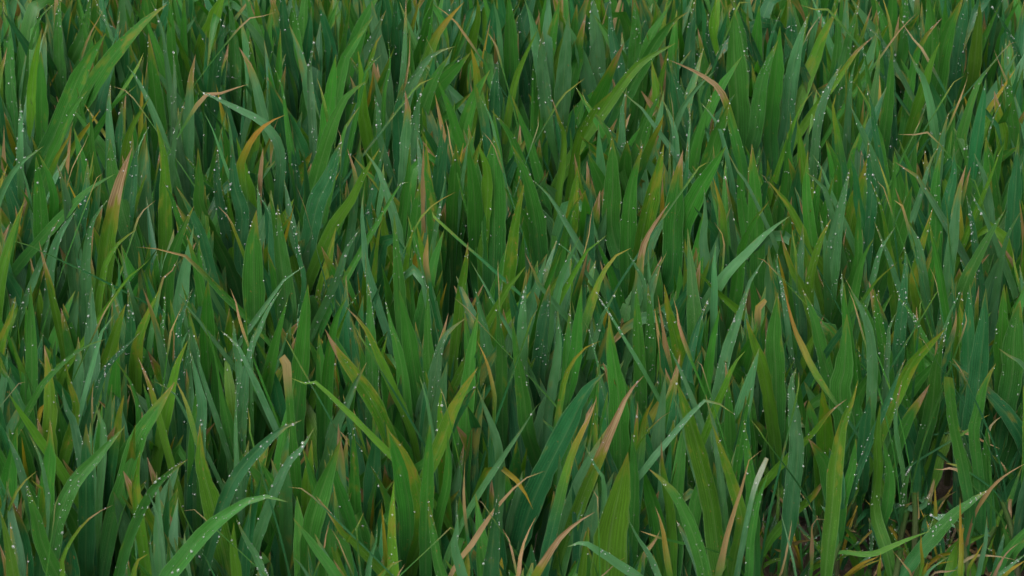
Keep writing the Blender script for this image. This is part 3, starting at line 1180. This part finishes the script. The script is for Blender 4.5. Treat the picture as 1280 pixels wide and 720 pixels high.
# ------------------------------------------------------------------ what covers what, seen coarsely
CW, CH, CS = 330, 190, 4.0
depth = np.full((CH, CW), 99.0)
filled = np.full((CH, CW), 99.0)
def footprint(leaf, v0=0.0):
    k0 = min(int(v0 * (leaf.n - 1)), leaf.n - 3)
    V = leaf.P[k0:, None, :] + leaf.S[k0:, None, :] * (leaf.W * 0.5 * leaf.prof)[k0:, None, None] * np.array([-0.9, 0, 0.9])[None, :, None]
    Q = np.concatenate([V[:-1] * (1 - t) + V[1:] * t for t in (0, .33, .66)]).reshape(-1, 3)
    x, y, w = project(Q)
    i, j = ((x + 20) / CS).astype(int), ((y + 20) / CS).astype(int)
    ok = (i >= 0) & (j >= 0) & (i < CW) & (j < CH)
    return i[ok], j[ok], w[ok]

def stem_path(p):
    b = p['base']
    hgt = p['stem_h']
    lean = p['lean']
    return np.array([b + np.array([lean[0] * z * z, lean[1] * z * z, 0]) * 8 + np.array([0, 0, z]) for z in np.linspace(-0.006, hgt, 6)])

def on_stem(p, z):
    return p['base'] + np.array([p['lean'][0] * z * z * 8, p['lean'][1] * z * z * 8, z])

for p in plants:
    p['lean'] = rng.normal(0, 0.25, 2)
    top = min(q['P'][-1][2] for q in p['leaves'])
    hm = max(q['h'] for q in p['leaves'])
    p['stem_h'] = float(np.clip(random.uniform(0.045, 0.075), 0.01, max(0.012, hm * 0.35)))
    if p['kind'] == 'grass': p['stem_h'] = 0.006
    p['blades'] = []
    for q in p['leaves']:
        zs = random.uniform(0.3, 0.98) * p['stem_h']
        b0 = on_stem(p, zs)
        pts = [np.asarray(x) for x in q['P'][::-1]]
        # drop traced points that lie below the joint
        pts = [x for x in pts if x[2] > zs + 0.004 or x is pts[-1]] if len(pts) > 2 else pts
        b1 = b0 + (pts[0] - b0) * 0.45
        b1[:2] = b0[:2] + (pts[0] - b0)[:2] * 0.30
        run = [b0, b1] + pts
        seg = np.linalg.norm(np.diff(np.array(run), axis=0), axis=1)
        vt = float(seg[:2].sum() / seg.sum())
        face = nrm(CAM - q['tip'])
        turn = random.uniform(-0.6, 0.6)
        side = np.cross(face, [0, 0, 1.0])
        face = nrm(face * math.cos(turn) + side * math.sin(turn))
        small = q['small']
        L = Leaf([b0, b1] + pts, q['width'] / max(0.8, math.cos(turn)), q['code'], face,
                 twist=random.choice((0, 0, 0, 0, 1, -1)) * random.uniform(0.8, 1.7) if q['w'] < 17 and not q['note'] and random.random() < 0.6 else random.uniform(-.3, .3),
                 fold=random.uniform(0.05, 0.42), blunt='c' in q['flags'],
                 narrow_base=small, vt=vt, n=20, taper=0.36 if 'tt' in q['flags'] else random.uniform(0.48, 0.68))
        style(L, q['code'], q['flags'])
        base_dew = random.choice((0, 2, 3, 5, 7))
        L.dew = int(random.uniform(26, 52)) if 'w' in q['flags'] else (base_dew * 3 if q['code'] in 'gbpl' else random.choice((0, 0, 1)))
        L.src = q
        p['blades'].append(L)
        i, j, w = footprint(L, L.vt * 0.45)
        np.minimum.at(depth, (j, i), w)
        i, j, w = footprint(L)
        np.minimum.at(filled, (j, i), w)
np.minimum(filled, depth, out=filled)

# ------------------------------------------------------------------ further leaves of the stand
def random_leaf(p, h, width, code, spread=1.0, n=14):
    az = random.uniform(0, 2 * math.pi)
    d = np.array([math.cos(az), math.sin(az), 0.0])
    reach = abs(random.gauss(0.0, 0.14)) * h * spread + 0.008
    z0 = random.uniform(0.25, 0.95) * p['stem_h']
    b0 = on_stem(p, z0)
    dz = h - z0
    bend = random.random()
    if bend < 0.95:
        c = [b0, b0 + d * reach * 0.16 + np.array([0, 0, dz * 0.33]), b0 + d * reach * 0.45 + np.array([0, 0, dz * 0.68]),
             b0 + d * reach + np.array([0, 0, dz])]
    else:
        reach *= 1.6
        c = [b0, b0 + d * reach * 0.2 + np.array([0, 0, dz * 0.5]), b0 + d * reach * 0.55 + np.array([0, 0, dz * 0.92]),
             b0 + d * reach * 1.0 + np.array([0, 0, dz * 0.86]), b0 + d * reach * 1.25 + np.array([0, 0, dz * 0.68])]
    if code in 'dyo': width *= random.uniform(0.35, 0.7)
    face = np.array([rng.normal(0, 0.55), -1.0, 0.25])
    L = Leaf(c, width, code, nrm(face), twist=random.choice((0, 0, 1, -1)) * random.uniform(0.3, 1.4), fold=random.uniform(0.05, 0.5), n=n, vt=random.uniform(0.55, 0.75) if code in 'dyo' else 0.35)
    flags = random.choice(('', '', '', '', '', '', 't', 's'))
    style(L, code, flags)
    L.dew = random.choice((0, 3, 6, 10, 18))
    L.src = None
    return L

def try_leaf(L, allow=0.06, need=8):
    i, j, w = footprint(L)
    if len(i) == 0:
        return False
    cells = np.unique(j * CW + i)
    dmin = np.full(CW * CH, 99.0)
    np.minimum.at(dmin, j * CW + i, w)
    d = dmin[cells]
    hide = np.sum((depth.ravel()[cells] < 90) & (d < depth.ravel()[cells] - 0.002))
    new = np.sum(d < filled.ravel()[cells])
    if hide > allow * len(cells) or new < need:
        return False
    np.minimum.at(filled.ravel(), cells, d)
    return True

CODES = 'gggggggggggggggbbbbbbbbbbbbbblllppppppyd'
n_extra = 0
for p in plants:
    if p['kind'] != 'wheat': continue
    for _ in range(14):
        if len(p['blades']) >= 7: break
        hm = max(q['h'] for q in p['leaves'])
        h = hm * random.uniform(0.55, 1.0)
        L = random_leaf(p, h, random.uniform(0.0095, 0.0155), random.choice(CODES))
        if try_leaf(L):
            p['blades'].append(L); n_extra += 1

def random_foot():
    for _ in range(50):
        y = random.uniform(-0.75, 0.98)
        x = random.uniform(-0.62, 0.62)
        px, py, w = project(np.array([x, y, 0.1]))
        if -40 < px < 1320 and y > field_front(x) + 0.01 and py > -130:
            return np.array([x, y, 0.0])
    return None

MAXP = 300
n_wheat = sum(p['kind'] == 'wheat' for p in plants)
fills, tries = [], 0
while tries < 2600:
    tries += 1
    b = random_foot()
    if b is None: continue
    p = dict(base=b, kind='wheat', note=None, leaves=[], blades=[], lean=rng.normal(0, 0.25, 2), stem_h=random.uniform(0.035, 0.06))
    for _ in range(5):
        L = random_leaf(p, random.uniform(0.10, 0.205), random.uniform(0.0095, 0.0155), random.choice(CODES))
        if try_leaf(L, 0.05, 7):
            p['blades'].append(L)
    if p['blades']:
        fills.append(p)
fills.sort(key=lambda p: -sum(b.W * b.L for b in p['blades']) / np.linalg.norm(p['base'] - CAM))
room = max(0, MAXP - n_wheat)
plants += fills[:room]
rest = fills[room:]
print("traced leaves", len(traces), "wheat from traces", n_wheat, "extra leaves", n_extra, "fill plants", len(fills), "to stuff", len(rest),
      "open cells", float(np.mean(filled[5:185, 5:325] > 90)))

# ------------------------------------------------------------------ link plants
col = scene.collection
def link(name, me, parent):
    o = bpy.data.objects.new(name, me)
    col.objects.link(o)
    if parent is not None:
        o.parent = parent
    return o

def stem_mesh(p):
    C = stem_path(p)
    k, n = 7, len(C)
    r = np.linspace(0.0027, 0.0019, n)
    V, F = [], []
    for i in range(n):
        for a in range(k):
            th = 2 * math.pi * a / k
            V.append(C[i] + np.array([math.cos(th) * r[i], math.sin(th) * r[i] * 0.85, 0]))
    for i in range(n - 1):
        for a in range(k):
            F.append((i * k + a, i * k + (a + 1) % k, (i + 1) * k + (a + 1) % k, (i + 1) * k + a))
    V = np.array(V); F = np.array(F)
    m = len(V)
    v = np.repeat(np.linspace(0, 0.5, n), k)
    uv = np.stack([np.tile(np.linspace(0.1, 0.9, k), n), v], 1)
    sd_ = random.uniform(0, 900)
    bl = np.stack([uv[:, 0] * 6 + sd_, v * 80, np.full(m, sd_)], 1)
    lo, hi = np.array([0.16, 0.15, 0.09]), np.array([0.06, 0.13, 0.03])
    tn = np.concatenate([lo + (hi - lo) * (v[:, None] * 2), np.ones((m, 1))], 1)
    wr = np.zeros((m, 3)); wr[:, 0] = 0.25
    return leaf_object_mesh("stem", [(V, F, uv, bl, tn, wr)])

TONE_WORD = {'g': 'mid-green', 'b': 'blue-green', 'l': 'lime-green', 'p': 'pale grey-green', 'y': 'yellowing', 'o': 'orange', 'd': 'tan'}
PART_LABEL = {'d': 'withered tan dry leaf', 'o': 'rust-orange dying leaf', 'y': 'yellowed leaf'}

def local(me, base):
    co = np.empty(len(me.vertices) * 3, np.float32)
    me.vertices.foreach_get("co", co)
    co = co.reshape(-1, 3) - base.astype(np.float32)
    me.vertices.foreach_set("co", co.ravel())
    me.update()

def build_plant(p):
    name = 'wheat_plant' if p['kind'] == 'wheat' else 'grass_tuft'
    root = link(name, None, None)
    root.empty_display_size = 0.01
    root.location = p['base']
    p['root'] = root
    me = stem_mesh(p); local(me, p['base'])
    link('stem', me, root)
    for L in p['blades']:
        dat = L.data()
        me = leaf_object_mesh('leaf', [dat]); local(me, p['base'])
        dead = L.code == 'd'
        o = link('dry_leaf' if dead else 'leaf', me, root)
        if L.code in PART_LABEL:
            o['label'] = PART_LABEL[L.code]
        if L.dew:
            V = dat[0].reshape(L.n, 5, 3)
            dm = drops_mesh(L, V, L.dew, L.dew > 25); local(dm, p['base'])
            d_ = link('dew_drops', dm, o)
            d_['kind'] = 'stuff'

for p in plants:
    build_plant(p)

# ------------------------------------------------------------------ words for each plant
def describe(p):
    br = [b for b in p['blades'] if b.src is not None] or p['blades']
    br = sorted(br, key=lambda b: -b.W * b.L)
    live = [b for b in br if b.code in 'gblp']
    dead = [b for b in br if b.code == 'd']
    yel = [b for b in br if b.code in 'yo']
    lead = (live or br)[0]
    wmm = lead.W * 1000
    size = 'broad' if wmm > 11.5 else ('narrow' if wmm < 6.5 else '')
    feats = []
    if lead.src and 't' in lead.src['flags']: feats.append('brown-tipped')
    elif lead.spots > 0.34: feats.append('yellow-blotched')
    elif lead.dew > 25: feats.append('dew-beaded')
    adj = ' '.join(x for x in feats + [size, TONE_WORD[lead.code]] if x)
    count = {0: 'dying leaf', 1: 'main blade', 2: 'paired blades', 3: 'triple blades'}.get(len(live), 'sheaf of blades')
    tail = ''
    if live and dead and yel: tail = 'and tan and yellow leaves'
    elif live and dead: tail = 'and tan dry leaves' if len(dead) > 1 else 'and a tan dry leaf'
    elif live and yel: tail = 'and yellowed leaves' if len(yel) > 1 else 'and a yellowed leaf'
    words = ('wheat plant with ' + adj + ' ' + count + ' ' + tail).split()
    near = min(marks, key=lambda m: np.linalg.norm(m['base'] - p['base']))
    if np.linalg.norm(near['base'] - p['base']) < 0.13:
        rel = ('beside the ' + near['short']).split()
        if len(words) + len(rel) <= 16:
            words += rel
    return ' '.join(words)

marks = [p for p in plants if p.get('short')]
SHORT = {}
for p in plants:
    r = p['root']
    if p['kind'] == 'grass':
        r['category'] = 'grass'
        continue
    r['category'] = 'wheat plant'
    r['group'] = 'wheat plants of the dense stand'
    r['label'] = ('wheat plant with ' + p['note']) if p['note'] else describe(p) if p['leaves'] else None
for p in plants:
    if p['kind'] == 'wheat' and p['root']['label'] is None:
        live = sorted(p['blades'], key=lambda b: -b.W * b.L)
        near = min(marks, key=lambda m: np.linalg.norm(m['base'] - p['base']))
        p['root']['label'] = 'low ' + TONE_WORD[live[0].code] + ' wheat plant half hidden among taller blades near the ' + near['short']
        p['root']['group'] = 'low wheat plants between the taller ones'
tufts = sorted([p for p in plants if p['kind'] == 'grass'], key=lambda p: p['base'][0])
for p in tufts:
    cs = ''.join(sorted(b.code for b in p['blades']))
    kinds = [w for c, w in (('y', 'yellow'), ('o', 'orange'), ('d', 'tan'), ('p', 'pale'), ('l', 'lime'), ('g', 'green')) if c in cs]
    n = len(p['blades'])
    p['root']['label'] = ('short thin grass tuft at the crop edge with ' + ('one ' if n == 1 else 'few ' if n < 6 else 'many ') + ' and '.join(kinds[:2] or ['green'])
                          + (' blade' if n == 1 else ' blades'))
    p['root']['group'] = 'grass tufts at the edge of the wheat'

# ------------------------------------------------------------------ the rest of the stand, uncountable
def stuff_object(name, label, cat, leaves, drops=False):
    me = leaf_object_mesh(name, [L.data() for L in leaves])
    o = link(name, me, None)
    o['kind'] = 'stuff'
    o['label'] = label
    o['category'] = cat
    return o

under = []
for p in rest:
    under += p['blades']
# low dark leaves at the plants' feet, everywhere in the stand
for _ in range(2600):
    y = random.uniform(-0.8, 1.35)
    x = random.uniform(-0.95, 0.95)
    if y < field_front(x) + 0.015: continue
    p = dict(base=np.array([x, y, 0.0]), lean=(0, 0), stem_h=0.02)
    px, py, w = project(np.array([x, y, 0.1]))
    inside = -30 < px < 1310 and py > -60
    h = random.uniform(0.05, 0.125) if inside else random.uniform(0.08, 0.205)
    code = random.choice('gggbbbbbbblld' if inside else 'gggbbbllp')
    L = random_leaf(p, h, random.uniform(0.006, 0.012), code, spread=1.5, n=9)
    if inside:
        i, j, w = footprint(L)
        if len(i):
            hide = np.mean(w < depth[j, i] - 0.002) if len(i) else 0
            vis = np.mean((w < depth[j, i] - 0.002) & (depth[j, i] < 90))
            if vis > 0.05: continue
    under.append(L)
# the stand goes on to the sides and behind
for _ in range(620):
    x, y = random.uniform(-1.15, 1.15), random.uniform(-0.8, 1.5)
    px, py, w = project(np.array([x, y, 0.1]))
    if (-40 < px < 1320 and py > -90) or y < field_front(max(-0.6, min(0.6, x))) + 0.02: continue
    p = dict(base=np.array([x, y, 0.0]), lean=(0, 0), stem_h=0.03)
    for _ in range(5):
        under.append(random_leaf(p, random.uniform(0.12, 0.21), random.uniform(0.009, 0.015), random.choice(CODES), n=9))
# shorter shoots along the outer edge
for _ in range(720):
    x = random.uniform(-0.1, 0.62)
    y = field_front(x) + random.uniform(-0.02, 0.14)
    p = dict(base=np.array([x, y, 0.0]), lean=(0, 0), stem_h=0.01)
    L = random_leaf(p, random.uniform(0.03, 0.085), random.uniform(0.003, 0.009), random.choice('gggbbbllyd'), spread=1.6, n=9)
    i, j, w = footprint(L)
    if len(i) and np.mean((w < depth[j, i] - 0.002) & (depth[j, i] < 90)) > 0.25: continue
    under.append(L)
stuff_object('wheat_undergrowth', 'dense mass of lower wheat leaves filling the shade between the plants', 'wheat leaves', under)

# ------------------------------------------------------------------ litter on the soil: dry leaf scraps
def litter():
    n = 0
    spots = []
    while n < 60:
        x = random.uniform(0.02, 0.42)
        y = field_front(x) + random.uniform(-0.09, 0.05)
        px, py, w = project(np.array([x, y, 0.0]))
        if not (700 < px < 1275 and 560 < py < 716): 
            spots.append(1)
            if len(spots) > 3000: break
            continue
        n += 1
        az = random.uniform(0, 6.28)
        d = np.array([math.cos(az), math.sin(az) * 0.7, 0])
        ln = random.uniform(0.02, 0.06)
        b = np.array([x, y, 0.002])
        c = [b - d * ln * .5, b - d * ln * .15 + np.array([0, 0, 0.004 + random.uniform(0, .008)]), b + d * ln * .2 + np.array([0, 0, 0.005 + random.uniform(0, .01)]), b + d * ln * .5 + np.array([0, 0, 0.001])]
        L = Leaf(c, random.uniform(0.0012, 0.004), 'd', (0, -0.3, 1.0), vt=0.0, twist=random.uniform(-1.5, 1.5), fold=random.uniform(0.2, 0.6), n=12)
        style(L, 'd', '')
        me = leaf_object_mesh('dry_leaf_scrap', [L.data()]); local(me, b)
        o = link('dry_leaf_scrap', me, None)
        o.location = b
        o['label'] = 'dry tan leaf scrap lying on the soil at the crop edge'
        o['category'] = 'dry leaf'
        o['group'] = 'leaf scraps on the soil'
litter()
